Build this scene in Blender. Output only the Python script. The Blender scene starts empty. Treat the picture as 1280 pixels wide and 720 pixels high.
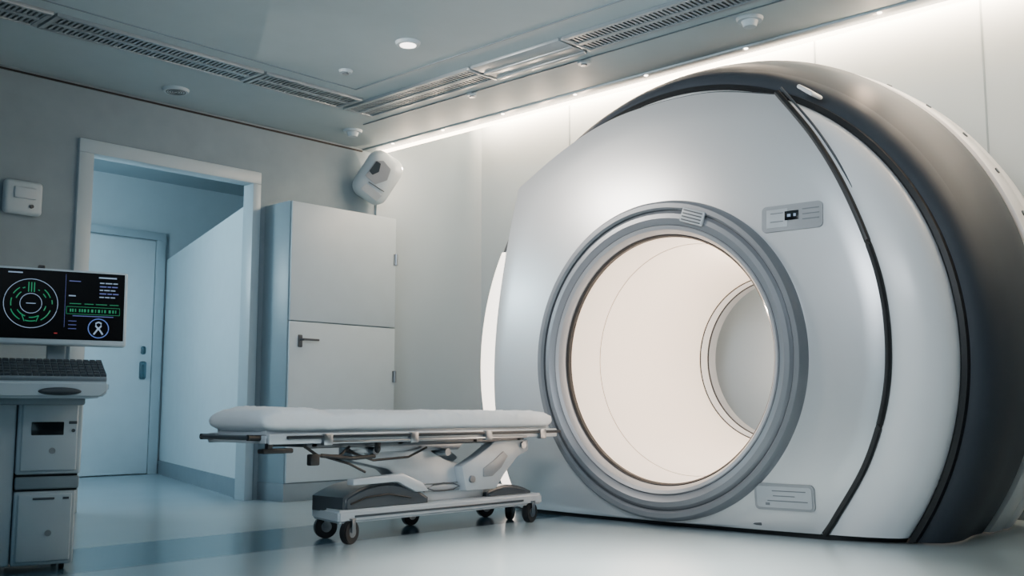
import bpy, bmesh, math, random
from mathutils import Vector, Matrix, noise
random.seed(4)
C = bpy.context.scene.collection
R = math.radians
# ---------------------------------------------------------------- camera model (survey of the photo)
CAMZ = 0.72; FPX = 1280.0
PT = math.atan(152/1280.0); AZ = R(42.95)
Fd = Vector((math.cos(AZ), math.sin(AZ), 0)); Rd = Vector((math.sin(AZ), -math.cos(AZ), 0))
def ray(px, py):
    u = (px-640)/FPX; v = (360-py)/FPX
    return Fd*(math.cos(PT)-v*math.sin(PT)) + Rd*u + Vector((0,0,1))*(math.sin(PT)+v*math.cos(PT))
def hit(px, py, ax, val):
    o = Vector((0,0,CAMZ)); d = ray(px, py); i = 'xyz'.index(ax)
    return o + d*((val-o[i])/d[i])
cam = bpy.data.objects.new('camera', bpy.data.cameras.new('camera')); C.objects.link(cam)
cam.location = (0,0,CAMZ); cam.data.lens = 36; cam.data.sensor_width = 36
cam.rotation_euler = (Fd*math.cos(PT)+Vector((0,0,math.sin(PT)))).to_track_quat('-Z','Y').to_euler()
cam.data.clip_end = 200
bpy.context.scene.camera = cam
# ---------------------------------------------------------------- materials
def lin(c):
    return tuple((x/255/12.92) if x/255 <= .04045 else ((x/255+.055)/1.055)**2.4 for x in c)
def mat(name, rgb, rough=.5, metal=0., var=.05, scale=6., bump=0., bscale=60., emis=None, es=0., coat=0., spec=.5):
    m = bpy.data.materials.new(name); m.use_nodes = True
    nt = m.node_tree; b = nt.nodes['Principled BSDF']
    c = lin(rgb)
    tc = nt.nodes.new('ShaderNodeTexCoord'); n = nt.nodes.new('ShaderNodeTexNoise')
    n.inputs['Scale'].default_value = scale; n.inputs['Detail'].default_value = 3
    nt.links.new(tc.outputs['Object'], n.inputs['Vector'])
    r = nt.nodes.new('ShaderNodeValToRGB')
    r.color_ramp.elements[0].position = .3; r.color_ramp.elements[1].position = .7
    r.color_ramp.elements[0].color = tuple(x*(1-var) for x in c)+(1,)
    r.color_ramp.elements[1].color = tuple(min(1,x*(1+var)) for x in c)+(1,)
    nt.links.new(n.outputs['Fac'], r.inputs['Fac']); nt.links.new(r.outputs['Color'], b.inputs['Base Color'])
    b.inputs['Roughness'].default_value = rough; b.inputs['Metallic'].default_value = metal
    b.inputs['Coat Weight'].default_value = coat; b.inputs['Specular IOR Level'].default_value = spec
    b.inputs['Coat Roughness'].default_value = .15
    if bump > 0:
        n2 = nt.nodes.new('ShaderNodeTexNoise'); n2.inputs['Scale'].default_value = bscale
        nt.links.new(tc.outputs['Object'], n2.inputs['Vector'])
        bp = nt.nodes.new('ShaderNodeBump'); bp.inputs['Strength'].default_value = bump; bp.inputs['Distance'].default_value = .01
        nt.links.new(n2.outputs['Fac'], bp.inputs['Height']); nt.links.new(bp.outputs['Normal'], b.inputs['Normal'])
    if emis:
        b.inputs['Emission Color'].default_value = lin(emis)+(1,); b.inputs['Emission Strength'].default_value = es
    return m
M = {}
M['wall'] = mat('wall_paint', (126,142,151), .75, bump=.05, bscale=120)
M['wall_panel'] = mat('wall_panel', (164,178,187), .45, var=.02, scale=2)
M['ceil'] = mat('ceiling_paint', (162,179,186), .6, var=.02)
M['trimw'] = mat('white_trim', (174,190,198), .4, var=.02)
M['corr'] = mat('corridor_paint', (196,211,218), .6, var=.02)
M['door'] = mat('door_laminate', (216,228,234), .45, var=.02)
M['base'] = mat('baseboard', (122,137,146), .5)
M['teal'] = mat('teal_grey', (84,116,128), .4, .2)
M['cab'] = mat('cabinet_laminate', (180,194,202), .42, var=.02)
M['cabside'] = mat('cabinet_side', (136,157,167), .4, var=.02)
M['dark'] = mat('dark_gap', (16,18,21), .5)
M['black'] = mat('black_rubber', (20,22,25), .45)
M['blackgloss'] = mat('black_gloss', (10,12,15), .15)
M['lens'] = mat('lens_grey', (44,52,58), .3)
M['steel'] = mat('brushed_steel', (150,156,162), .3, 1.0)
M['gpanel'] = mat('gantry_panel', (204,206,208), .32, .45, var=.015, scale=2, coat=.08)
M['gwing'] = mat('gantry_wing', (234,236,238), .32, var=.01, coat=.2)
M['gdrum'] = mat('gantry_drum', (56,63,72), .58, .1, var=.04, scale=2)
M['gbez'] = mat('gantry_bezel', (128,132,138), .38, .4, var=.02)
M['gbez2'] = mat('gantry_bezel_inner', (158,161,166), .36, .35, var=.02)
M['tunnel'] = mat('tunnel_liner', (242,233,224), .45, var=.01, emis=(255,234,212), es=.60)
M['seam'] = mat('liner_seam', (214,206,198), .5)
M['glow'] = mat('painted_wing_light', (255,250,244), .4, emis=(255,240,224), es=3.0)  # emission gives the left wing its brightly lit look
M['plate'] = mat('plate_grey', (146,150,154), .4, .2)
M['plate2'] = mat('plate_light', (168,174,179), .4)
M['ink'] = mat('ink', (70,76,82), .5)
M['print'] = mat('faint_print', (108,114,120), .5)
M['matt'] = mat('mattress_sheet', (214,222,228), .8, var=.03, bump=.5, bscale=9)
M['bedw'] = mat('bed_white_enamel', (190,199,206), .35, .15, var=.02, coat=.3)
M['bedg'] = mat('bed_grey_plastic', (60,68,75), .30, coat=.3)
M['bedrail'] = mat('bed_rail_grey', (44,50,56), .35, .5)
M['screen'] = mat('screen_glass', (5,7,11), .5, spec=.12)
M['green'] = mat('screen_green', (10,50,34), .5, emis=(40,165,115), es=.6)
M['cyan'] = mat('screen_white', (50,60,70), .5, emis=(175,205,240), es=.6)
M['violet'] = mat('screen_violet', (40,40,80), .5, emis=(125,140,220), es=.5)
M['blue'] = mat('screen_blue', (20,30,60), .5, emis=(110,145,230), es=.65)
M['red'] = mat('screen_red', (60,20,20), .5, emis=(220,70,70), es=.5)
M['cart'] = mat('cart_shell', (176,189,197), .4, var=.02)
M['key'] = mat('keycaps', (56,64,71), .5)
M['kbase'] = mat('keyboard_base', (112,124,132), .5)
M['led'] = mat('led_white', (255,255,255), .5, emis=(255,238,216), es=14)
M['strip'] = mat('led_strip', (255,255,255), .5, emis=(255,226,194), es=16)
M['led2'] = mat('downlight_glow', (255,255,255), .5, emis=(255,246,236), es=5)
M['vent'] = mat('vent_metal', (158,168,174), .35, .5)
# floor: satin resin, bed shadow and dark reflection painted in as a darker lane
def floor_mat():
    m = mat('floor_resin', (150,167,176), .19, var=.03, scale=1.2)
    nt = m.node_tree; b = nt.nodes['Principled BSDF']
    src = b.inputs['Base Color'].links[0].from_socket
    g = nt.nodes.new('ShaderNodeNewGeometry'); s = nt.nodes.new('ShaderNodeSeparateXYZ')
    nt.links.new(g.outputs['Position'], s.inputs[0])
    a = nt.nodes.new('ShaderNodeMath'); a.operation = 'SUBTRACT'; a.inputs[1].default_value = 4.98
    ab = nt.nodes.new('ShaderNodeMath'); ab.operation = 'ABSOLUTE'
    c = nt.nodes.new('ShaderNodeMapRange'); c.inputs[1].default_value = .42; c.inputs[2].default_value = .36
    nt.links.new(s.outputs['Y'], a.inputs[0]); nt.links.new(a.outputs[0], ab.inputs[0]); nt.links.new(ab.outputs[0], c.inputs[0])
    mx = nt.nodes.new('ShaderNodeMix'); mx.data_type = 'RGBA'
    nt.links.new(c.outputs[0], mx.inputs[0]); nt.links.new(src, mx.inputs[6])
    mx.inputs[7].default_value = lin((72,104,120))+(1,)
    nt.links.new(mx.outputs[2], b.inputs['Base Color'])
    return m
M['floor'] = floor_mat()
# ---------------------------------------------------------------- mesh helpers
def nb(): return bmesh.new()
def box(bm, x0, x1, y0, y1, z0, z1, bev=0., seg=2, rot=None):
    t = bmesh.new(); bmesh.ops.create_cube(t, size=1)
    c = Vector(((x0+x1)/2,(y0+y1)/2,(z0+z1)/2))
    bmesh.ops.scale(t, vec=(abs(x1-x0),abs(y1-y0),abs(z1-z0)), verts=t.verts)
    if bev > 0: bmesh.ops.bevel(t, geom=list(t.edges), offset=bev, segments=seg, affect='EDGES', profile=.5)
    if rot is not None: bmesh.ops.transform(t, matrix=rot.to_4x4(), verts=t.verts)
    bmesh.ops.translate(t, vec=c, verts=t.verts)
    merge(bm, t)
def merge(bm, t):
    me = bpy.data.meshes.new('tmp'); t.to_mesh(me); t.free(); bm.from_mesh(me); bpy.data.meshes.remove(me)
def cyl(bm, p, q, r, seg=20, r2=None):
    p = Vector(p); q = Vector(q); d = q-p
    t = bmesh.new(); bmesh.ops.create_cone(t, cap_ends=True, segments=seg, radius1=r, radius2=r if r2 is None else r2, depth=d.length)
    bmesh.ops.transform(t, matrix=Matrix.Translation((p+q)/2) @ d.to_track_quat('Z','Y').to_matrix().to_4x4(), verts=t.verts)
    merge(bm, t)
def sph(bm, c, s, rot=None, sub=24):
    t = bmesh.new(); bmesh.ops.create_uvsphere(t, u_segments=sub, v_segments=sub//2, radius=1)
    bmesh.ops.scale(t, vec=s, verts=t.verts)
    if rot is not None: bmesh.ops.transform(t, matrix=rot.to_4x4(), verts=t.verts)
    bmesh.ops.translate(t, vec=c, verts=t.verts); merge(bm, t)
def tube(bm, pts, r, seg=10, flat=1.0, closed=False):
    pts = [Vector(p) for p in pts]; rings = []; n = len(pts)
    for i, p in enumerate(pts):
        if closed: d = pts[(i+1)%n]-pts[i-1]
        else: d = pts[min(i+1,n-1)]-pts[max(i-1,0)]
        d.normalize(); up = Vector((0,0,1)) if abs(d.z) < .95 else Vector((1,0,0))
        a = d.cross(up).normalized(); b = a.cross(d)
        rings.append([bm.verts.new(p+a*(r*math.cos(2*math.pi*k/seg))+b*(r*flat*math.sin(2*math.pi*k/seg))) for k in range(seg)])
    m = n if closed else n-1
    for i in range(m):
        A = rings[i]; B = rings[(i+1)%n]
        for k in range(seg): bm.faces.new((A[k],A[(k+1)%seg],B[(k+1)%seg],B[k]))
    if not closed:
        bm.faces.new(rings[0][::-1]); bm.faces.new(rings[-1])
def prism_y(bm, pts, y0, y1):     # polygon in XZ extruded in Y
    A = [bm.verts.new((x,y0,z)) for x,z in pts]; B = [bm.verts.new((x,y1,z)) for x,z in pts]
    n = len(pts); bm.faces.new(A); bm.faces.new(B[::-1])
    for i in range(n): bm.faces.new((A[i],B[i],B[(i+1)%n],A[(i+1)%n]))
def prism_z(bm, pts, z0, z1):
    A = [bm.verts.new((x,y,z0)) for x,y in pts]; B = [bm.verts.new((x,y,z1)) for x,y in pts]
    n = len(pts); bm.faces.new(A); bm.faces.new(B[::-1])
    for i in range(n): bm.faces.new((A[i],B[i],B[(i+1)%n],A[(i+1)%n]))
def lathe(bm, prof, cy, cz, seg=160, off=None, a0=None, a1=None):
    rings = []; part = a0 is not None
    for x, r in prof:
        o = off(x) if off else 0
        if part: an = [a0+(a1-a0)*k/seg for k in range(seg+1)]
        else: an = [2*math.pi*k/seg for k in range(seg)]
        rings.append([bm.verts.new((x, cy+r*math.cos(a), cz+o+r*math.sin(a))) for a in an])
    for A, B in zip(rings, rings[1:]):
        for k in range(seg):
            k2 = k+1 if part else (k+1)%seg
            bm.faces.new((A[k],A[k2],B[k2],B[k]))
def cutz(bm, z):
    bmesh.ops.bisect_plane(bm, geom=list(bm.verts)+list(bm.edges)+list(bm.faces), plane_co=(0,0,z), plane_no=(0,0,-1), clear_outer=True)
WM = {}
def obj(name, bm, m, parent=None, world=True, sharp=32, smooth=True):
    bmesh.ops.recalc_face_normals(bm, faces=bm.faces)
    if parent is not None and world and parent.name in WM:
        bmesh.ops.transform(bm, matrix=WM[parent.name].inverted(), verts=bm.verts)
    me = bpy.data.meshes.new(name); bm.to_mesh(me); bm.free()
    if smooth:
        me.shade_smooth(); me.set_sharp_from_angle(angle=R(sharp))
    me.materials.append(m)
    o = bpy.data.objects.new(name, me); C.objects.link(o)
    if parent is not None:
        o.parent = parent
        if parent.name in WM: WM[o.name] = WM[parent.name]
    return o
def thing(name, label, cat, loc=(0,0,0), rz=0, group=None):
    o = bpy.data.objects.new(name, None); C.objects.link(o)
    o.location = loc; o.rotation_euler = (0,0,rz); o.empty_display_size = .1
    o['label'] = label; o['category'] = cat
    if group: o['group'] = group
    WM[o.name] = Matrix.Translation(loc) @ Matrix.Rotation(rz,4,'Z')
    return o
def struct(name, bm, m, parent=None):
    o = obj(name, bm, m, parent)
    if parent is None: o['kind'] = 'structure'
    return o
# ---------------------------------------------------------------- room
CZ = 3.09; YB = 7.25; XW = 7.3; XL = 5.9
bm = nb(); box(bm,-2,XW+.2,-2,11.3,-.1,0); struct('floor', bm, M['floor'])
bm = nb(); box(bm,-2,XL,-2,YB,CZ,CZ+.12); box(bm,XL-.05,XL,-2,YB,CZ+.1,4.05); box(bm,XL-.05,XW+.1,-2,YB,4.0,4.1); struct('ceiling', bm, M['ceil'])
bm = nb()
box(bm,-2,3.26,YB,YB+.10,0,3.4); box(bm,4.63,XW+.1,YB,YB+.10,0,3.4); box(bm,3.26,4.63,YB,YB+.10,2.60,3.4); box(bm,XL-.05,XW+.1,YB,YB+.10,3.4,4.1)
struct('wall_back', bm, M['wall'])
bm = nb(); box(bm,XW,XW+.15,-2,YB+.1,0,4.1); struct('wall_right', bm, M['wall_panel'])
bm = nb()
for y in (1.05,2.3,3.55,4.8,6.05): box(bm,XW-.004,XW+.01,y-.006,y+.006,.1,4.0)
struct('trim_1', bm, M['base'])
bm = nb(); box(bm,5.93,XW,YB-.03,YB,0,4.0); struct('wall_return', bm, M['wall_panel'])
bm = nb(); box(bm,XL-.12,XL+.01,-2,YB,CZ-.014,CZ+.01,.004); struct('trim_2', bm, M['trimw'])
bm = nb(); box(bm,XW-.02,XW,-2,YB,0,.1,.004); struct('baseboard_right', bm, M['base'])
bm = nb(); box(bm,-2,3.17,YB-.02,YB,0,.1,.004); box(bm,5.93,XW-.02,YB-.05,YB-.03,0,.1,.004); struct('baseboard_back', bm, M['base'])
bm = nb(); box(bm,-2,XL-.13,YB-.012,YB,CZ-.03,CZ-.018); struct('trim_3', bm, M['dark'])
bm = nb()
for a,b in ((3.17,3.28),(4.625,4.70)): box(bm,a,b,YB-.025,YB+.12,0,2.58,.004)
box(bm,3.17,4.70,YB-.025,YB+.12,2.58,2.68,.004)
struct('trim_4', bm, M['trimw'])
# corridor beyond
bm = nb(); box(bm,2.6,XW+.1,11.0,11.15,0,3.5); struct('wall_corridor_end', bm, M['corr'])
bm = nb(); box(bm,2.6,XW+.1,YB+.10,11.15,3.36,3.5); struct('ceiling_corridor', bm, M['ceil'])
bm = nb(); box(bm,XW,XW+.15,YB+.10,11.15,0,3.5); box(bm,2.6,2.7,YB+.10,11.15,0,3.5); struct('wall_corridor_side', bm, M['corr'])
def slant(bm, p, q, th, z0, z1):
    p = Vector(p); q = Vector(q); d = (q-p); L = d.length; a = math.atan2(d.y,d.x)
    c = (p+q)/2 + Vector((math.sin(a),-math.cos(a)))*th/2
    box(bm, c.x-L/2, c.x+L/2, c.y-th/2, c.y+th/2, z0, z1, 0, 2, Matrix.Rotation(a,3,'Z'))
bm = nb(); slant(bm,(4.70,7.40),(5.90,10.98),.1,0,2.45); struct('wall_partition', bm, M['corr'])
bm = nb(); slant(bm,(4.685,7.40),(5.885,10.98),.018,0,.15); struct('baseboard_partition', bm, M['base'])
bm = nb(); box(bm,4.80,5.74,10.95,10.99,.01,2.64,.004); d1 = struct('door_1', bm, M['door'])
bm = nb(); box(bm,5.60,5.67,10.93,10.95,1.06,1.26,.02,3); ob = obj('handle_plate', bm, M['teal'], d1)
bm = nb(); cyl(bm,(5.635,10.95,1.10),(5.635,10.88,1.10),.010); cyl(bm,(5.635,10.95,1.22),(5.635,10.88,1.22),.010); box(bm,5.625,5.645,10.87,10.885,1.07,1.25,.006); obj('pull_handle', bm, M['teal'], d1)
bm = nb(); box(bm,5.61,5.66,10.93,10.95,1.34,1.43,.018,3); obj('lock_plate', bm, M['teal'], d1)
bm = nb()
box(bm,5.75,5.86,10.94,11.0,0,2.66,.004); box(bm,4.7,5.86,10.94,11.0,2.66,2.75,.004); box(bm,4.7,4.79,10.94,11.0,0,2.66,.004)
struct('trim_5', bm, M['trimw'])
# ---------------------------------------------------------------- ceiling air grilles
def grille(x0,x1,y0,y1,along,label):
    t = thing('air_grille', label, 'air vent', ((x0+x1)/2,(y0+y1)/2,CZ-.02), 0, 'linear air grilles in the ceiling')
    f = nb(); w=.028
    box(f,x0,x1,y0,y0+w,CZ-.022,CZ+.005,.004); box(f,x0,x1,y1-w,y1,CZ-.022,CZ+.005,.004)
    box(f,x0,x0+w,y0+w,y1-w,CZ-.022,CZ); box(f,x1-w,x1,y0+w,y1-w,CZ-.022,CZ)
    if along=='x':
        ym=(y0+y1)/2; box(f,x0,x1,ym-.018,ym+.018,CZ-.02,CZ)
    else:
        xm=(x0+x1)/2; box(f,xm-.018,xm+.018,y0,y1,CZ-.02,CZ)
    obj('frame', f, M['vent'], t)
    b = nb(); box(b,x0+.01,x1-.01,y0+.01,y1-.01,CZ-.004,CZ-.001); obj('backing', b, M['dark'], t)
    s = nb()
    if along=='x':
        n=int((x1-x0)/.032)
        for i in range(1,n): x=x0+(x1-x0)*i/n; box(s,x-.008,x+.008,y0+w,y1-w,CZ-.016,CZ-.004)
    else:
        n=int((y1-y0)/.032)
        for i in range(1,n): y=y0+(y1-y0)*i/n; box(s,x0+w,x1-w,y-.008,y+.008,CZ-.016,CZ-.004)
    obj('slats', s, M['vent'], t, smooth=False)
grille(1.0,2.45,6.03,6.33,'x','slotted ceiling grille at the far left above the wall control box')
grille(2.47,3.92,6.03,6.33,'x','slotted ceiling grille in front of the doorway')
grille(3.94,4.80,6.03,6.33,'x','short slotted ceiling grille ending at the ceiling corner joint')
grille(4.84,5.14,4.92,6.33,'y','slotted ceiling grille running from the corner joint towards the scanner')
grille(4.84,5.14,2.6,4.08,'y','slotted ceiling grille nearest above the scanner')
bm = nb(); box(bm,4.84,5.14,4.10,4.90,CZ-.02,CZ+.02,.004); box(bm,4.97,5.01,4.10,4.90,CZ-.028,CZ,.004); box(bm,5.10,5.14,4.10,4.90,CZ-.03,CZ,.004)
o = obj('blanking_panel', bm, M['vent']); o['label']='plain shiny panel between two ceiling grilles'; o['category']='ceiling panel'
bm = nb(); box(bm,4.62,4.632,-2,5.9,CZ-.006,CZ); box(bm,-2,4.632,5.89,5.90,CZ-.006,CZ); struct('trim_6', bm, M['base'])
bm = nb(); box(bm,5.26,5.27,-2,6.6,CZ-.006,CZ); struct('trim_7', bm, M['base'])
# ceiling fittings
def fitting(px,py,r,kind,label,cat='ceiling fitting'):
    p = hit(px,py,'z',CZ); t = thing(kind, label, cat, (p.x,p.y,CZ))
    b = nb(); cyl(b,(p.x,p.y,CZ+.005),(p.x,p.y,CZ-.02),r,36,r*.88); obj('housing', b, M['trimw'], t)
    b = nb()
    if kind=='downlight':
        cyl(b,(p.x,p.y,CZ-.018),(p.x,p.y,CZ-.023),r*.62,28); obj('lamp', b, M['led2'], t)
    elif kind=='ceiling_speaker':
        for k in range(1,5): tube(b,[(p.x+math.cos(a*math.pi/12)*r*.17*k,p.y+math.sin(a*math.pi/12)*r*.17*k,CZ-.02) for a in range(24)],.003,6,closed=True)
        obj('speaker_mesh', b, M['ink'], t)
    elif kind=='smoke_detector':
        cyl(b,(p.x,p.y,CZ-.018),(p.x,p.y,CZ-.055),r*.62,28,r*.45); obj('sensor_dome', b, M['trimw'], t)
    else:
        cyl(b,(p.x,p.y,CZ-.018),(p.x,p.y,CZ-.03),r*.45,20); obj('nozzle', b, M['steel'], t)
fitting(510,53,.085,'downlight','round glowing downlight in the middle of the ceiling','ceiling light')
fitting(220,112,.10,'ceiling_speaker','round white fitting between the left grille and the back wall','ceiling speaker')
fitting(441,163,.085,'smoke_detector','white domed detector just above the tall cabinet','smoke detector')
fitting(937,23,.085,'smoke_detector','white domed detector directly over the scanner','smoke detector')
fitting(432,88,.05,'sprinkler','small ceiling nozzle between grille and downlight','sprinkler')
fitting(730,77,.05,'sprinkler','small ceiling nozzle beside the light cove','sprinkler')
fitting(590,117,.04,'sprinkler','tiny ceiling nozzle near the plain shiny panel','sprinkler')
for i,y in enumerate((6.85,6.2,5.5,4.75,4.1,3.3,2.4)):
    b = nb(); cyl(b,(5.80,y,CZ-.005),(5.80,y,CZ-.019),.013,20)
    o = obj('cove_spotlight', b, M['led']); o['category']='spotlight'; o['group']='tiny spots along the cove edge'; o['label']='tiny round spot set in the white ceiling edge by the wall'
b = nb(); box(b,XL-.004,XL+.018,-1.9,YB-.05,CZ-.040,CZ-.013,.004)
o = obj('cove_light_strip', b, M['strip']); o['category']='strip light'; o['label']='long glowing light strip along the ceiling edge in front of the panelled wall'
# wall box at left
p = hit(26,248,'y',YB); t = thing('wall_control_box','small white rounded control box on the wall left of the doorway','wall box',(p.x,YB,p.z-.12))
b = nb(); box(b,p.x-.13,p.x+.13,YB-.06,YB,p.z-.12,p.z+.12,.03,4); obj('housing', b, M['trimw'], t)
b = nb(); box(b,p.x-.07,p.x+.08,YB-.072,YB-.058,p.z-.01,p.z+.07,.008,3); obj('cover', b, M['cart'], t)
b = nb(); cyl(b,(p.x+.05,YB-.075,p.z-.06),(p.x+.05,YB-.058,p.z-.06),.013); obj('button', b, M['ink'], t)
# ---------------------------------------------------------------- tall cabinet
cx0,cx1,cy0 = 4.76,5.89,6.87
t = thing('tall_cabinet','tall pale two-door storage cabinet between doorway and panelled wall','cabinet',((cx0+cx1)/2,(cy0+YB)/2,0))
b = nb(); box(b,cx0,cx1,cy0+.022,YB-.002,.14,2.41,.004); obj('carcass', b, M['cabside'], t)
b = nb(); box(b,cx0-.004,cx1,cy0+.012,YB-.002,0,.14,.004); obj('plinth', b, M['base'], t)
for z0,z1,h in ((.145,1.425,True),(1.435,2.405,False)):
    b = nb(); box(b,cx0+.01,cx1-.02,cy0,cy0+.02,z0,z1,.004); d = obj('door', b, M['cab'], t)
    for zz in ((z1-.42,z0+.1) if h else (z0+.6,)):
        b = nb(); cyl(b,(cx1-.02,cy0-.008,zz-.05),(cx1-.02,cy0-.008,zz+.05),.012); box(b,cx1-.045,cx1,cy0-.006,cy0,zz-.05,zz+.05); obj('hinge', b, M['steel'], d)
    if h:
        hz = 1.27; hx = cx0+.11
        b = nb(); box(b,hx-.02,hx+.02,cy0-.012,cy0,hz-.05,hz+.05,.005); cyl(b,(hx,cy0,hz+.01),(hx,cy0-.055,hz+.01),.009); box(b,hx-.008,hx+.15,cy0-.065,cy0-.047,hz+.002,hz+.02,.006); obj('handle', b, M['ink'], d)
# wall unit above the cabinet
c = Vector((5.78,7.03,2.79)); rt = (Matrix.Rotation(R(-30),3,'Z') @ Matrix.Rotation(R(30),3,'Y') @ Matrix.Rotation(R(22),3,'X'))
t = thing('wall_camera_unit','tilted white rounded monitoring unit with dark glass face above the cabinet','monitoring unit',(5.82,YB,2.5))
b = nb(); box(b,c.x-.17,c.x+.17,c.y-.13,c.y+.13,c.z-.23,c.z+.23,.11,8,rt); obj('housing', b, M['cart'], t, sharp=60)
def facepoly(nm, cx_, cz_, pts, d0, d1, m):
    b = nb(); q = c+rt@Vector((cx_,-.13,cz_)); tt=bmesh.new(); prism_y(tt,pts,-d1,-d0); bmesh.ops.recalc_face_normals(tt,faces=tt.faces); bmesh.ops.bevel(tt,geom=list(tt.edges),offset=.003,segments=2,affect='EDGES'); bmesh.ops.transform(tt,matrix=Matrix.Translation(q)@rt.to_4x4(),verts=tt.verts); merge(b,tt); obj(nm, b, m, t)
facepoly('face_panel',-.02,.07,[(-.085,-.10),(.03,-.12),(.10,-.03),(.075,.07),(-.02,.10),(-.08,.06)],-.01,.006,M['plate'])
facepoly('lens_window',-.055,.085,[(-.042,-.06),(.0,-.075),(.035,-.02),(.01,.05),(-.035,.05)],.004,.012,M['lens'])
facepoly('lower_panel',.02,-.12,[(-.10,-.03),(.08,-.05),(.095,.02),(-.08,.04)],-.01,.005,M['plate2'])
b = nb(); q = c+rt@Vector((.03,-.137,-.06)); box(b,q.x-.08,q.x+.08,q.y-.004,q.y+.004,q.z-.003,q.z+.003,0,2,rt); obj('seam', b, M['ink'], t)
b = nb(); cyl(b,c+Vector((0,.05,0)),(5.82,YB,2.82),.05,24); cyl(b,(5.82,YB-.03,2.82),(5.82,YB,2.82),.09,28); obj('bracket', b, M['bedg'], t)
# ---------------------------------------------------------------- scanner gantry
GY,GZ = 3.72,1.04; ZC=.006
def fx(y,z): return 5.33+.045*((y-GY)**2+(z-GZ)**2)
t = thing('scanner_gantry','huge grey and white ring scanner with a glowing round bore','scanner',(6.1,GY,0))
def crv(pts, n=14):
    out=[]
    for i in range(len(pts)-1):
        p0=Vector(pts[max(i-1,0)]);p1=Vector(pts[i]);p2=Vector(pts[i+1]);p3=Vector(pts[min(i+2,len(pts)-1)])
        for k in range(n):
            s=k/n; out.append(.5*((2*p1)+(-p0+p2)*s+(2*p0-5*p1+4*p2-p3)*s*s+(-p0+3*p1-3*p2+p3)*s**3))
    out.append(Vector(pts[-1])); return out
PB=.03
right = crv([(2.93,2.61),(2.69,2.28),(2.50,1.92),(2.35,1.5),(2.30,1.15),(2.325,.8),(2.44,.45),(2.63,.14),(2.71,PB)])
left = crv([(5.00,PB),(5.13,.28),(5.23,.65),(5.25,1.0),(5.22,1.4),(5.14,1.9),(5.05,2.35)])
top = crv([(5.05,2.35),(4.65,2.54),(4.3,2.665),(3.93,2.725),(3.4,2.72),(2.93,2.61)])
bot = [Vector((2.71+(5.00-2.71)*k/30,PB)) for k in range(31)]
outl = right[:-1]+bot[:-1]+left[:-1]+top[:-1]
bm = nb(); RI=.985; NR=8; rows=[]
for v in outl:
    d = Vector((v.x-GY, v.y-GZ)); L=d.length; d/=L; row=[]
    for j in range(NR+1):
        r = RI+(L-RI)*j/NR
        y=GY+d.x*r; z=GZ+d.y*r; row.append(bm.verts.new((fx(y,z)+(.012 if j==NR else 0),y,z)))
    y=GY+d.x*L; z=GZ+d.y*L; row.append(bm.verts.new((fx(y,z)+.16,y,z)))
    rows.append(row)
for i in range(len(rows)):
    A=rows[i];B=rows[(i+1)%len(rows)]
    for j in range(len(A)-1): bm.faces.new((A[j],B[j],B[j+1],A[j+1]))
front = obj('front_panel', bm, M['gpanel'], t)
def strip(path, off, r, m, xo):
    pts=[]
    for v in path:
        d=Vector((v.x-GY,v.y-GZ)); d.normalize(); y=v.x+d.x*off; z=v.y+d.y*off
        if z<PB: continue
        pts.append((fx(y,z)+xo,y,z))
    b=nb(); tube(b,pts,r,10); obj('edge_seal', b, m, t)
strip(right,.016,.019,M['black'],.018); strip(right,.052,.007,M['ink'],.036)
strip(left,.004,.006,M['ink'],.03); strip(top,.004,.006,M['ink'],.03)
# white side wings
WP=[(5.44,1.15),(5.44,1.35),(5.455,1.5),(5.48,1.61),(5.515,1.69),(5.55,1.735),(5.59,1.755),(5.66,1.76)]
bm = nb(); lathe(bm,WP,GY,GZ); cutz(bm,PB); obj('side_wing', bm, M['gwing'], t)
bm = nb(); lathe(bm,[(x-.006,r+.03*min(1,(r-1.48)/.2)) for x,r in WP[2:]],GY,GZ,70,None,R(-34),R(29)); cutz(bm,PB); o=obj('wing_light_skin', bm, M['glow'], t); o['label']='white curved wing edge of the scanner by the bed, glow added for the light on it'  # emissive skin over the left wing, stands in for light falling on it
bm = nb(); lathe(bm,[(5.60,1.756),(5.588,1.768),(5.596,1.794),(5.68,1.80)],GY,GZ,160,None,R(50),R(270)); cutz(bm,ZC); obj('wing_gasket', bm, M['black'], t)
def dof(x): return .13*max(0,min(1,(x-5.72)/.42))
bm = nb(); lathe(bm,[(5.68,1.76),(5.635,1.775),(5.635,1.80),(5.652,1.85),(5.69,1.89),(5.745,1.912)],GY,GZ,160,dof); cutz(bm,ZC); obj('drum_shoulder', bm, M['gdrum'], t)
bm = nb(); lathe(bm,[(5.745,1.911),(5.80,1.932),(5.88,1.946),(6.0,1.955),(6.15,1.96),(6.30,1.962),(6.34,1.955),(6.35,1.91)],GY,GZ,160,dof); cutz(bm,ZC); obj('drum', bm, M['gdrum'], t)
bm = nb(); lathe(bm,[(6.34,1.93),(6.40,1.93)],GY,GZ,160,dof); cutz(bm,ZC); obj('drum_gasket', bm, M['black'], t)
bm = nb(); lathe(bm,[(6.375,1.92),(6.38,1.972),(6.41,1.985),(6.55,1.988),(6.58,1.975),(6.585,1.94)],GY,GZ,160,dof); cutz(bm,ZC)
rear = obj('rear_band', bm, M['gwing'], t)
for a in range(96,176,9):
    A=R(a)
    b=nb(); pc=Vector((6.48,GY+1.988*math.cos(A),GZ+.13+1.988*math.sin(A))); n=Vector((0,math.cos(A),math.sin(A))); cyl(b,pc-n*.01,pc+n*.006,.02,16); obj('bolt_cover', b, M['bedg'], rear)
bm = nb(); lathe(bm,[(6.57,1.94),(6.63,1.94)],GY,GZ,160,dof); cutz(bm,ZC); obj('drum_gasket', bm, M['black'], t)
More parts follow.
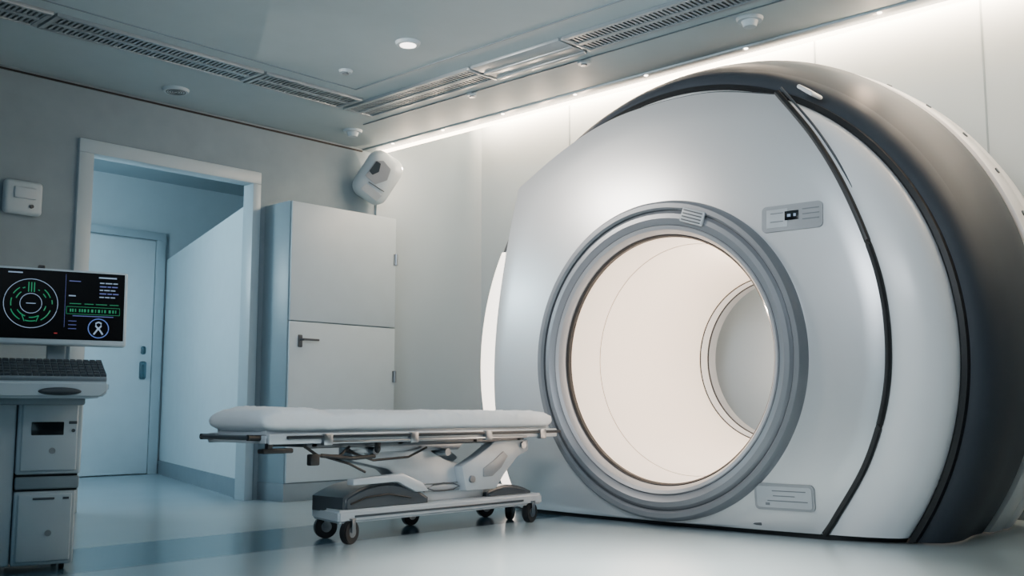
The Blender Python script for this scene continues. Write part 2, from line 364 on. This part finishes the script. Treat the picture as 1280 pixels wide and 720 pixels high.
bm = nb(); lathe(bm,[(6.61,1.92),(6.615,1.975),(6.65,1.99),(6.82,1.97),(6.91,1.90),(6.96,1.77),(6.97,1.5),(6.97,.78)],GY,GZ,160,dof); cutz(bm,ZC); obj('rear_shell', bm, M['gwing'], t)
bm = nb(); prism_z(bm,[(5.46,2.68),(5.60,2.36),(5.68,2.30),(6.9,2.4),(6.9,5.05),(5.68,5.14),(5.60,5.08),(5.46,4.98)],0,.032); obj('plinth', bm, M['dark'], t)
b = nb(); box(b,5.44,5.58,2.66,2.78,2.575,2.600,.012,4,Matrix.Rotation(R(38),3,'X')); obj('wing_cap', b, M['gwing'], t)
# bore bezels
bm = nb(); lathe(bm,[(5.43,1.005),(5.37,1.005),(5.325,.995),(5.308,.98),(5.308,.952),(5.325,.94)],GY,GZ); bz=obj('outer_bezel', bm, M['gbez'], t)
bm = nb(); lathe(bm,[(5.322,.943),(5.338,.939),(5.338,.931)],GY,GZ); obj('bezel_groove', bm, M['ink'], t)
bm = nb(); lathe(bm,[(5.336,.933),(5.320,.915),(5.316,.885),(5.33,.86),(5.335,.845)],GY,GZ); obj('middle_bezel', bm, M['gbez'], t)
bm = nb(); lathe(bm,[(5.333,.849),(5.342,.845),(5.335,.841)],GY,GZ); obj('bezel_groove', bm, M['ink'], t)
bm = nb(); lathe(bm,[(5.335,.842),(5.328,.836),(5.338,.815),(5.37,.795),(5.40,.788)],GY,GZ); obj('inner_bezel', bm, M['gbez2'], t)
bm = nb(); lathe(bm,[(5.395,.794),(5.385,.786),(5.40,.776),(5.43,.776)],GY,GZ); obj('bore_seal', bm, M['black'], t)
of = lambda x: .05*(x-5.4)/1.4
bm = nb(); lathe(bm,[(5.40,.782),(5.55,.775),(5.72,.76)],GY,GZ,160,of); obj('bore_liner', bm, M['tunnel'], t)
bm = nb(); lathe(bm,[(5.715,.762),(5.722,.764),(5.729,.760)],GY,GZ,160,of); obj('liner_seam', bm, M['seam'], t)
bm = nb(); lathe(bm,[(5.727,.758),(5.80,.75),(6.3,.69),(6.62,.64),(6.78,.612)],GY,GZ,160,of); tun=obj('bore_liner', bm, M['tunnel'], t)
bm = nb(); lathe(bm,[(6.78,.613),(6.775,.604),(6.79,.604)],GY,GZ,160,of); obj('rear_seal', bm, M['black'], t)
bm = nb(); lathe(bm,[(6.785,.606),(6.785,.600),(6.86,.594),(6.865,.597)],GY,GZ,160,of); obj('rear_bezel', bm, M['gwing'], t)
bm = nb(); lathe(bm,[(6.86,.596),(6.86,.588),(6.875,.588)],GY,GZ,160,of); obj('rear_seal', bm, M['black'], t)
bm = nb(); lathe(bm,[(6.872,.590),(6.872,.585),(6.97,.59),(6.98,.82)],GY,GZ,160,of); obj('rear_bezel', bm, M['plate2'], t)
# slatted badge on the bezel
a = math.atan2(1.90-GZ,3.42-GY)-math.pi/2
Rx = Matrix.Rotation(a,3,'X')
b = nb(); box(b,5.297,5.318,3.42-.085,3.42+.085,1.90-.045,1.90+.045,.008,3,Rx); sl=obj('slotted_badge', b, M['plate2'], t)
for k in range(4):
    b = nb(); o_=Rx@Vector((0,0,-.03+.02*k)); box(b,5.292,5.299,3.42+o_.y-.07,3.42+o_.y+.07,1.90+o_.z-.004,1.90+o_.z+.004,0,2,Rx); obj('slot', b, M['ink'], sl)
def plate(y,z,w,h,kind):
    X=fx(y,z); rot=Matrix.Rotation(math.atan(.09*(y-GY))*-1,3,'Z') @ Matrix.Rotation(math.atan(.09*(z-GZ)),3,'Y')
    def rbox(b,ww,hh,d0,d1,r):     # rounded-corner plate
        pts=[]
        for cx_,cz_,a0 in ((ww/2-r,hh/2-r,0),(-ww/2+r,hh/2-r,90),(-ww/2+r,-hh/2+r,180),(ww/2-r,-hh/2+r,270)):
            for k in range(7): pts.append((cx_+r*math.cos(R(a0+15*k)),cz_+r*math.sin(R(a0+15*k))))
        A=[b.verts.new(Vector((X,y,z))+rot@Vector((-d0,p0,p1))) for p0,p1 in pts]; B=[b.verts.new(Vector((X,y,z))+rot@Vector((-d1,p0,p1))) for p0,p1 in pts]
        n=len(pts); b.faces.new(A); b.faces.new(B)
        for i in range(n): b.faces.new((A[i],B[i],B[(i+1)%n],A[(i+1)%n]))
    def bx(b,dy,dz,ww,hh,d0,d1,bev=0):
        q=Vector((X,y,z))+rot@Vector((-(d0+d1)/2,dy,dz)); box(b,q.x-abs(d1-d0)/2,q.x+abs(d1-d0)/2,q.y-ww/2,q.y+ww/2,q.z-hh/2,q.z+hh/2,bev,3,rot)
    def one(nm,m,*a):
        b=nb(); bx(b,*a); return obj(nm,b,m,p_)
    b=nb(); rbox(b,w,h,-.012,.008,.028); p_=obj('control_plate' if kind else 'rating_plate', b, M['plate'], t)
    if kind:
        one('key_field',M['plate2'],.09,0,.13,.11,.006,.011,.002)
        one('display',M['blackgloss'],0,.01,.085,.055,.006,.012,.002)
        one('display_digit',M['cyan'],-.02,.01,.014,.016,.012,.014); one('display_digit',M['cyan'],.015,.01,.02,.016,.012,.014)
        for k in range(3): one('lettering',M['print'],-.115,.04-.03*k,.10,.006,.007,.010)
        for k in range(2): one('lettering',M['print'],.09,.03-.05*k,.08,.005,.011,.013)
    else:
        b=nb(); rbox(b,w-.03,h-.03,.007,.011,.018); obj('label_sheet',b,M['plate2'],p_)
        for k,(dy,ww) in enumerate(((-.03,.20),(.0,.13),(-.02,.24))): one('lettering',M['print'],dy,.035-.028*k,ww,.005,.011,.013)
        one('lettering',M['print'],.10,-.04,.025,.014,.011,.013)
plate(2.80,1.83,.37,.155,True); plate(2.90,.225,.36,.15,False)
b=nb(); box(b,5.39,5.43,3.05,3.45,.055,.075,.006); obj('floor_grip', b, M['ink'], t)
# ---------------------------------------------------------------- trolley bed
BX0,BX1,BY0,BY1 = 2.95,5.16,4.42,4.96
t = thing('patient_trolley','wheeled patient trolley with white sheeted mattress in front of the scanner','patient trolley',(4.05,4.69,0))
bm = nb(); NS=200; K=56; rings=[]
yc=(BY0+BY1)/2; mz0=.602
for i in range(NS+1):
    s=i/NS; x=BX0-.02+(BX1-.01-BX0+.02)*s
    e=min(s,1-s)*2.2; endf=min(1,(e/.05))**.45 if e<.05 else 1
    hh=.122+.014*math.exp(-((s-.09)/.08)**2)-.014*s-.010*math.exp(-((s-.20)/.018)**2)-.006*math.exp(-((s-.63)/.015)**2)
    tap=min(1,.90+s/.08*.10)
    ring=[]
    for k in range(K):
        a=2*math.pi*k/K; ca,sa=math.cos(a),math.sin(a)
        y=math.copysign(abs(ca)**.38,ca)*(BY1-BY0)/2*(.93+.07*endf); z=math.copysign(abs(sa)**.5,sa)*hh/2*(.35+.65*endf)*tap
        f=lambda v: 1-abs(noise.noise(v))*2
        w=noise.noise(Vector((x*4,y*5,z*7)))*.006+(f(Vector((x*6,y*4+3,z*9)))**5)*.009+(f(Vector((x*13+y*9,y*5,z*16)))**7)*.006-.005
        ring.append(bm.verts.new((x,yc+y*(1+w*1.4),mz0+hh/2+z+(w if sa>-.2 else w*.3))))
    rings.append(ring)
for A,B in zip(rings,rings[1:]):
    for k in range(K): bm.faces.new((A[k],A[(k+1)%K],B[(k+1)%K],B[k]))
bm.faces.new(rings[0]); bm.faces.new(rings[-1])
obj('mattress', bm, M['matt'], t, sharp=80)
b=nb(); box(b,BX0+.02,BX1-.02,BY0+.04,BY1-.04,.585,.618,.008); obj('deck', b, M['bedw'], t)
b=nb()
for y in (BY0-.005,BY1+.005): box(b,BX0,BX1,y-.016,y+.016,.545,.598,.008)
box(b,BX0-.01,BX0+.02,BY0,BY1,.55,.59,.006); box(b,BX1-.02,BX1+.01,BY0,BY1,.55,.59,.006)
obj('deck_frame', b, M['bedw'], t)
for y in (BY0-.030,BY1+.030):
    b=nb(); box(b,BX0+.1,BX1+.02,y-.009,y+.009,.570,.588,.005); obj('side_rail', b, M['bedrail'], t)
    b=nb(); box(b,BX0+.35,BX0+1.9,y-.010,y+.010,.543,.556,.004); obj('side_rail', b, M['steel'], t)
for x in (BX0+.35,BX0+.95,BX0+1.55,BX0+2.05):
    b=nb(); box(b,x-.03,x+.03,BY0-.043,BY0-.01,.535,.595,.006); obj('rail_bracket', b, M['steel'], t)
for y in (BY0+.05,BY1-.05):
    b=nb(); tube(b,[(BX0+.12,y,.575),(BX0-.02,y,.578),(BX0-.08,y,.58)],.016,10); obj('push_handle', b, M['black'], t)
b=nb(); tube(b,[(BX0-.07,BY0+.05,.58),(BX0-.08,BY0+.2,.58),(BX0-.08,BY1-.2,.58),(BX0-.07,BY1-.05,.58)],.013,10); obj('push_bar', b, M['bedg'], t)
b=nb(); box(b,BX0-.03,BX0+.15,BY0-.02,BY0+.04,.50,.525,.008); box(b,BX0+.0,BX0+.03,BY0-.01,BY0+.02,.52,.58,.005); obj('end_bumper', b, M['black'], t)
b=nb(); box(b,3.25,4.95,4.50,4.53,.515,.56,.006); box(b,3.25,4.95,4.85,4.88,.515,.56,.006)
for x in (3.3,3.9,4.5,4.9): box(b,x-.02,x+.02,4.5,4.88,.52,.55,.004)
obj('under_frame', b, M['bedg'], t)
b=nb(); tube(b,[(3.2,4.45,.53),(3.28,4.44,.48),(3.42,4.44,.475),(3.5,4.46,.52)],.008,8); tube(b,[(3.3,4.44,.48),(3.5,4.44,.46),(3.66,4.44,.465)],.011,8); box(b,3.22,3.28,4.42,4.46,.43,.49,.008); obj('control_lever', b, M['black'], t)
b=nb(); sph(b,(3.68,4.44,.505),(.018,.018,.024)); box(b,3.665,3.695,4.43,4.45,.50,.55,.003); obj('lock_knob', b, M['black'], t)
def arm(name, pts, y0, y1, m, bev=.012):
    b=nb(); prism_y(b,pts,y0,y1)
    bmesh.ops.recalc_face_normals(b, faces=b.faces); bmesh.ops.bevel(b, geom=[e for e in b.edges], offset=bev, segments=2, affect='EDGES', profile=.5); return obj(name,b,m,t)
arm('lift_arm',[(3.60,.515),(4.02,.53),(4.18,.48),(4.32,.42),(4.48,.38),(4.64,.35),(4.64,.18),(3.96,.18),(3.97,.30),(3.86,.38),(3.60,.435)],4.56,4.69,M['bedw'])
arm('lift_arm',[(4.38,.38),(4.52,.44),(4.67,.525),(4.98,.53),(4.98,.455),(4.88,.42),(4.76,.32),(4.68,.23),(4.42,.23)],4.49,4.57,M['bedw'])
arm('arm_recess',[(4.56,.36),(4.64,.40),(4.74,.46),(4.78,.43),(4.72,.36),(4.64,.31),(4.56,.31)],4.482,4.50,M['plate'],.005)
arm('lift_arm',[(4.02,.53),(4.38,.53),(4.56,.42),(4.42,.35),(4.18,.43)],4.70,4.82,M['bedw'])
arm('lift_arm',[(3.54,.345),(3.90,.36),(4.05,.30),(4.10,.25),(4.00,.25),(3.86,.315),(3.54,.31)],4.47,4.53,M['bedw'],.008)
arm('lift_bracket',[(3.52,.535),(4.44,.535),(4.38,.48),(3.58,.48)],4.52,4.60,M['steel'],.006)
b=nb(); box(b,4.12,4.44,4.545,4.563,.235,.285,.02,4); obj('arm_label', b, M['plate2'], t)
b=nb(); tube(b,[(4.15,4.543,.26),(4.2,4.543,.278),(4.28,4.543,.284),(4.36,4.543,.278),(4.41,4.543,.26),(4.36,4.543,.243),(4.28,4.543,.238),(4.2,4.543,.243)],.004,6,closed=True); obj('arm_emblem', b, M['ink'], t)
for x,z in ((4.46,.30),(4.92,.495),(3.70,.49),(4.25,.47)):
    b=nb(); cyl(b,(x,4.475,z),(x,4.6,z),.022,20); obj('pivot_bolt', b, M['steel'], t)
b=nb(); cyl(b,(3.70,4.74,.49),(4.35,4.74,.24),.024,16); obj('gas_strut', b, M['steel'], t)
b=nb(); cyl(b,(3.98,4.74,.38),(4.35,4.74,.24),.036,16); obj('strut_sleeve', b, M['black'], t)
b=nb(); tube(b,[(3.5,4.50,.50),(3.7,4.5,.44),(3.95,4.49,.45),(4.1,4.5,.5)],.007,8); obj('cable', b, M['black'], t)
b=nb(); tube(b,[(3.35,4.46,.47),(3.5,4.46,.43),(3.62,4.47,.38)],.007,8); obj('cable', b, M['black'], t)
def shroud(x0,x1,h,y0,y1):
    b=nb(); pts=[(x0,.165)]; n=16
    for k in range(n+1):
        s=k/n; pts.append((x0+(x1-x0)*s,.175+h*math.sin(math.pi*min(1,s*.80+.14))**.8))
    pts.append((x1,.165)); prism_y(b,pts,y0,y1); bmesh.ops.recalc_face_normals(b, faces=b.faces)
    bmesh.ops.bevel(b,geom=[e for e in b.edges if any(len(f.verts)>6 for f in e.link_faces)],offset=.018,segments=3,affect='EDGES'); obj('base_shroud', b, M['bedg'], t, sharp=50)
shroud(3.50,4.12,.140,4.49,4.80); shroud(4.64,5.05,.070,4.52,4.90)
b=nb(); tube(b,[(3.54,4.487,.21),(3.64,4.483,.24),(3.80,4.483,.25),(3.97,4.485,.22)],.005,6); obj('shroud_groove', b, M['dark'], t)
b=nb(); prism_z(b,[(3.44,4.465),(5.09,4.465),(5.09,4.97),(4.22,4.97),(3.53,4.83)],.112,.182); bmesh.ops.recalc_face_normals(b, faces=b.faces); bmesh.ops.bevel(b,geom=list(b.edges),offset=.014,segments=3,affect='EDGES')
obj('chassis', b, M['bedw'], t)
b=nb(); box(b,3.55,4.9,4.458,4.467,.140,.152,.002); obj('chassis_stripe', b, M['bedg'], t)
for i,(x,y,rz) in enumerate(((3.53,4.485,15),(3.60,4.79,-20),(4.99,4.49,10),(5.03,4.70,30),(4.36,4.93,0),(5.04,4.94,-15))):
    rot=Matrix.Rotation(R(rz),3,'Z'); q=Vector((x,y,.065)); ax=rot@Vector((0,1,0))
    b=nb(); cyl(b,q-ax*.021,q+ax*.021,.065,28); bmesh.ops.bevel(b,geom=[e for e in b.edges if len(e.link_faces)==2 and any(len(f.verts)>6 for f in e.link_faces)],offset=.006,segments=2,affect='EDGES')
    w=obj('castor_wheel', b, M['black'], t)
    b=nb(); cyl(b,q-ax*.024,q+ax*.024,.030,20); obj('wheel_hub', b, M['steel'], w)
    b=nb()
    for s in (-1,1):
        e=q+ax*.029*s+Vector((0,0,.03)); box(b,e.x-.016,e.x+.016,e.y-.003,e.y+.003,e.z-.035,e.z+.035,.002,2,rot)
    box(b,q.x-.022,q.x+.022,q.y-.032,q.y+.032,.131,.138,.002,2,rot); cyl(b,(x,y,.13),(x,y,.15),.018); obj('castor_fork', b, M['steel'], w)
# ---------------------------------------------------------------- console cart (local coordinates, front = -Y)
t = thing('console_cart','white wheeled console cart with drawers under the keyboard shelf','cart',(1.98,4.95,0),R(-17))
def lo(name,b,m,par=None,**k): return obj(name,b,m,par or t,world=False,**k)
b=nb(); box(b,-.045,.225,-.20,.20,.43,.77,.01,3); up=lo('upper_body',b,M['cart'])
b=nb(); box(b,-.235,-.050,-.19,.20,.03,.77,.01,3); lo('side_column',b,M['cart'])
b=nb(); box(b,-.04,.215,-.18,.19,.355,.43); lo('waist',b,M['dark'])
b=nb(); box(b,-.045,.222,-.205,-.18,.365,.42,.008,3); lo('waist_bar',b,M['base'])
b=nb(); box(b,-.045,.210,-.20,.20,.03,.355,.01,3); lw=lo('lower_body',b,M['cart'])
b=nb(); box(b,-.030,.205,-.212,-.198,.445,.755,.008,3); dr=lo('drawer',b,M['cart'])
b=nb(); box(b,.01,.145,-.216,-.208,.605,.665,.004); lo('card_slot',b,M['blackgloss'],dr)
b=nb(); cyl(b,(.185,-.217,.625),(.185,-.205,.625),.008,16); lo('lock',b,M['ink'],dr)
b=nb(); box(b,.165,.20,-.214,-.21,.655,.668,.002); lo('indicator',b,M['ink'],dr)
b=nb(); cyl(b,(.10,-.214,.535),(.10,-.210,.535),.014,20); lo('emblem',b,M['plate'],dr)
b=nb(); box(b,-.030,.195,-.212,-.198,.045,.345,.008,3); d2=lo('drawer',b,M['cart'])
b=nb(); box(b,.03,.12,-.216,-.21,.318,.328,.002); lo('pull',b,M['ink'],d2)
b=nb(); cyl(b,(.10,-.214,.17),(.10,-.21,.17),.014,20); lo('emblem',b,M['plate'],d2)
b=nb(); box(b,.155,.18,-.215,-.211,.318,.328); lo('indicator',b,M['ink'],d2)
for x,y in ((-.19,-.14),(.17,-.14),(-.19,.15),(.17,.15)):
    b=nb(); cyl(b,(x-.01,y,.02),(x+.01,y,.02),.02,18); lo('castor_wheel',b,M['black'])
b=nb(); prism_y(b,[(-.27,.770),(.27,.770),(.305,.80),(.305,.845),(-.27,.845)],-.39,-.05); bmesh.ops.recalc_face_normals(b, faces=b.faces); bmesh.ops.bevel(b,geom=list(b.edges),offset=.012,segments=3,affect='EDGES')
sh=lo('keyboard_shelf',b,M['cart'])
b=nb(); sph(b,(.10,-.388,.800),(.09,.026,.018)); lo('shelf_grip',b,M['key'],sh)
b=nb(); box(b,-.20,.22,-.30,.16,.74,.78,.01); lo('shelf_support',b,M['base'],sh)
kr=Matrix.Rotation(R(22),3,'X'); kc=Vector((.025,-.24,.895))
b=nb(); box(b,kc.x-.30,kc.x+.275,kc.y-.115,kc.y+.115,kc.z-.014,kc.z+.014,.008,3,kr); kb=lo('keyboard',b,M['kbase'])
b=nb()
for r_ in range(6):
    for c_ in range(20):
        q=kc+kr@Vector((-.275+.0282*c_,-.092+.035*r_,.018)); box(b,q.x-.0115,q.x+.0115,q.y-.0135,q.y+.0135,q.z-.006,q.z+.005,0,2,kr)
lo('keys',b,M['key'],kb,smooth=False)
b=nb(); box(b,.07,.15,-.08,-.04,.84,1.05,.008); box(b,.02,.2,-.14,-.0,.84,.865,.008); lo('monitor_neck',b,M['base'])
mr=Matrix.Rotation(R(-4),3,'X'); mc=Vector((.115,-.12,1.195))
def mp(dx,dz,d=0): return mc+mr@Vector((dx,-d,dz))
def mb(b,dx,dz,w,h,d0,d1,bev=0,ang=0):
    q=mp(dx,dz,(d0+d1)/2); box(b,q.x-w/2,q.x+w/2,q.y-(d1-d0)/2,q.y+(d1-d0)/2,q.z-h/2,q.z+h/2,bev,3,mr@Matrix.Rotation(ang,3,'Y'))
b=nb(); mb(b,0,0,.585,.36,-.025,.02,.012); mon=lo('monitor',b,M['cart']); mon['label']='white framed monitor with a dark scan display'
b=nb(); mb(b,0,.008,.555,.322,.015,.0225,.002); lo('screen',b,M['screen'],mon)
def ringp(cx,cz,r,w,n=40,a0=0,a1=360,d=.024):
    return [mp(cx+r*math.cos(R(a0+(a1-a0)*k/n)),cz+r*math.sin(R(a0+(a1-a0)*k/n)),d) for k in range(n+(0 if a1-a0==360 else 1))]
gc=(-.130,.010)
def row(nm,m,*a,**k):
    b=nb(); mb(b,*a,**k); return lo(nm,b,m,mon)
for r_ in (.114,.046):
    b=nb(); tube(b,ringp(*gc,r_,0),.0014,6,closed=True); lo('scan_ring',b,M['cyan'],mon)
for a0,a1,r_ in ((20,50,.086),(125,150,.086),(200,240,.088),(255,285,.083),(300,340,.088),(165,190,.084),(60,66,.07),(210,250,.064),(330,350,.064),(0,12,.09),(110,118,.078),(25,42,.068),(130,160,.066),(265,300,.066)):
    b=nb(); tube(b,ringp(*gc,r_,0,10,a0,a1),.0024,6); lo('scan_trace',b,M['green'],mon)
for s in (-1,0,1): row('scan_trace',M['green'],gc[0]+.012*s,gc[1]+.076,.004,.045,.022,.025)
for s in (-1,1): row('scan_trace',M['green'],gc[0]+.03*s,gc[1]-.07,.0035,.03,.022,.025,0,R(20*s))
row('readout_text',M['cyan'],-.20,.152,.06,.005,.022,.0245)
row('readout_text',M['cyan'],.20,.148,.08,.006,.022,.0245)
for k in range(5):
    m_=M['violet'] if k%2 else M['cyan']; x0=.165
    for w_ in ((.02,.03,.02),(.03,.015,.025),(.015,.025,.02),(.03,.02,.025),(.02,.02,.02))[k]:
        row('readout_text',m_,x0+w_/2,.122-.017*k,w_,.0045,.022,.0245); x0+=w_+.005
row('readout_text',M['violet'],.055,.125,.05,.003,.022,.0245)
row('readout_text',M['cyan'],.045,.055,.03,.005,.022,.0245)
row('readout_text',M['cyan'],gc[0],gc[1],.04,.003,.022,.0245)
for k in range(3): row('readout_text',M['violet'],.05,-.065-.018*k,.035,.002,.022,.0245)
row('divider_line',M['violet'],.015,.03,.0010,.25,.022,.0242)
def outline(cx,cz,w,h,m,th=.0016):
    b=nb(); mb(b,cx,cz+h/2,w,th,.022,.0245); mb(b,cx,cz-h/2,w,th,.022,.0245); mb(b,cx-w/2,cz,th,h,.022,.0245); mb(b,cx+w/2,cz,th,h,.022,.0245); lo('readout_frame',b,m,mon)
outline(.14,-.014,.235,.034,M['green'])
for x,w_ in ((.040,.006),(.050,.006),(.062,.004),(.080,.006),(.091,.006),(.103,.008),(.118,.006),(.135,.009),(.150,.004),(.165,.009),(.179,.004),(.192,.007),(.213,.009),(.228,.006),(.240,.004)): row('readout_text',M['green'],x,-.014,w_,.014,.022,.0245)
for x,w_ in ((.06,.05),(.12,.04),(.175,.05),(.232,.04)): row('readout_text',M['green'],x,.018,w_,.003,.022,.0245)
row('readout_text',M['violet'],.14,-.040,.18,.003,.022,.0245)
row('alert_mark',M['red'],-.02,-.125,.014,.004,.022,.025)
ic=(.165,-.096)
b=nb(); tube(b,ringp(*ic,.045,0),.0022,6,closed=True); lo('ribbon_ring',b,M['blue'],mon)
b=nb(); tube(b,[mp(ic[0]+x*.9,ic[1]+z*.9,.024) for x,z in ((-.022,-.032),(-.006,-.008),(.013,.012),(.013,.027),(0,.033),(-.013,.027),(-.013,.012),(.006,-.008),(.022,-.032))],.0036,8); lo('ribbon_icon',b,M['cyan'],mon)
b=nb(); mb(b,-.09,.185,.03,.02,-.02,.01,.005); lo('webcam',b,M['black'],mon)
# ---------------------------------------------------------------- light
def area(name,loc,target,sx,sy,power,col,spread=180):
    l=bpy.data.lights.new(name,'AREA'); l.shape='RECTANGLE'; l.size=sx; l.size_y=sy; l.energy=power; l.color=lin(col); l.spread=R(spread)
    o=bpy.data.objects.new(name,l); C.objects.link(o); o.location=loc
    o.rotation_euler=(Vector(target)-Vector(loc)).to_track_quat('-Z','Y').to_euler(); return o
def point(name,loc,power,col,r=.02):
    l=bpy.data.lights.new(name,'POINT'); l.energy=power; l.color=lin(col); l.shadow_soft_size=r
    o=bpy.data.objects.new(name,l); C.objects.link(o); o.location=loc; return o
o=area('cove_wash',(7.14,2.9,3.70),(7.2,2.9,0),.06,8.5,520,(255,218,182),160)
o.rotation_euler=(0,R(-70),0)
for y in (6.9,6.5,6.1,5.7,5.3,4.9,2.5,2.1,1.7,1.3,.9): point('cove_lamp',(6.02,y,CZ-.19),9.0,(255,222,190),0)
area('key_soft',(.4,2.0,2.95),(5.4,4.4,2.3),2.0,1.2,72,(230,238,246),80)
area('side_soft',(3.5,5.5,3.0),(5.4,4.5,1.9),.9,.6,30,(255,244,232),85)
area('room_top',(2.6,3.2,3.0),(2.6,3.2,0),2.0,2.0,6,(160,208,232))
area('ceiling_fill',(-.6,1.8,1.0),(3.8,4.4,3.1),2.0,2.0,12,(168,212,232))  # unseen lamp added out of frame, aimed up to brighten the ceiling
point('corridor_lamp',(2.95,8.7,2.3),105,(208,234,244),.2)
area('floor_fill',(3.7,2.7,3.05),(3.8,2.8,0),.5,.5,62,(255,244,230),55)  # added lamp brightening the foreground floor, no fitting belongs to it
point('bore_lamp',(6.0,GY-.25,GZ+.3),26,(255,232,210),0)
w=bpy.data.worlds.new('world'); bpy.context.scene.world=w; w.use_nodes=True
bg=w.node_tree.nodes['Background']; bg.inputs[0].default_value=lin((124,172,196))+(1,); bg.inputs[1].default_value=.13
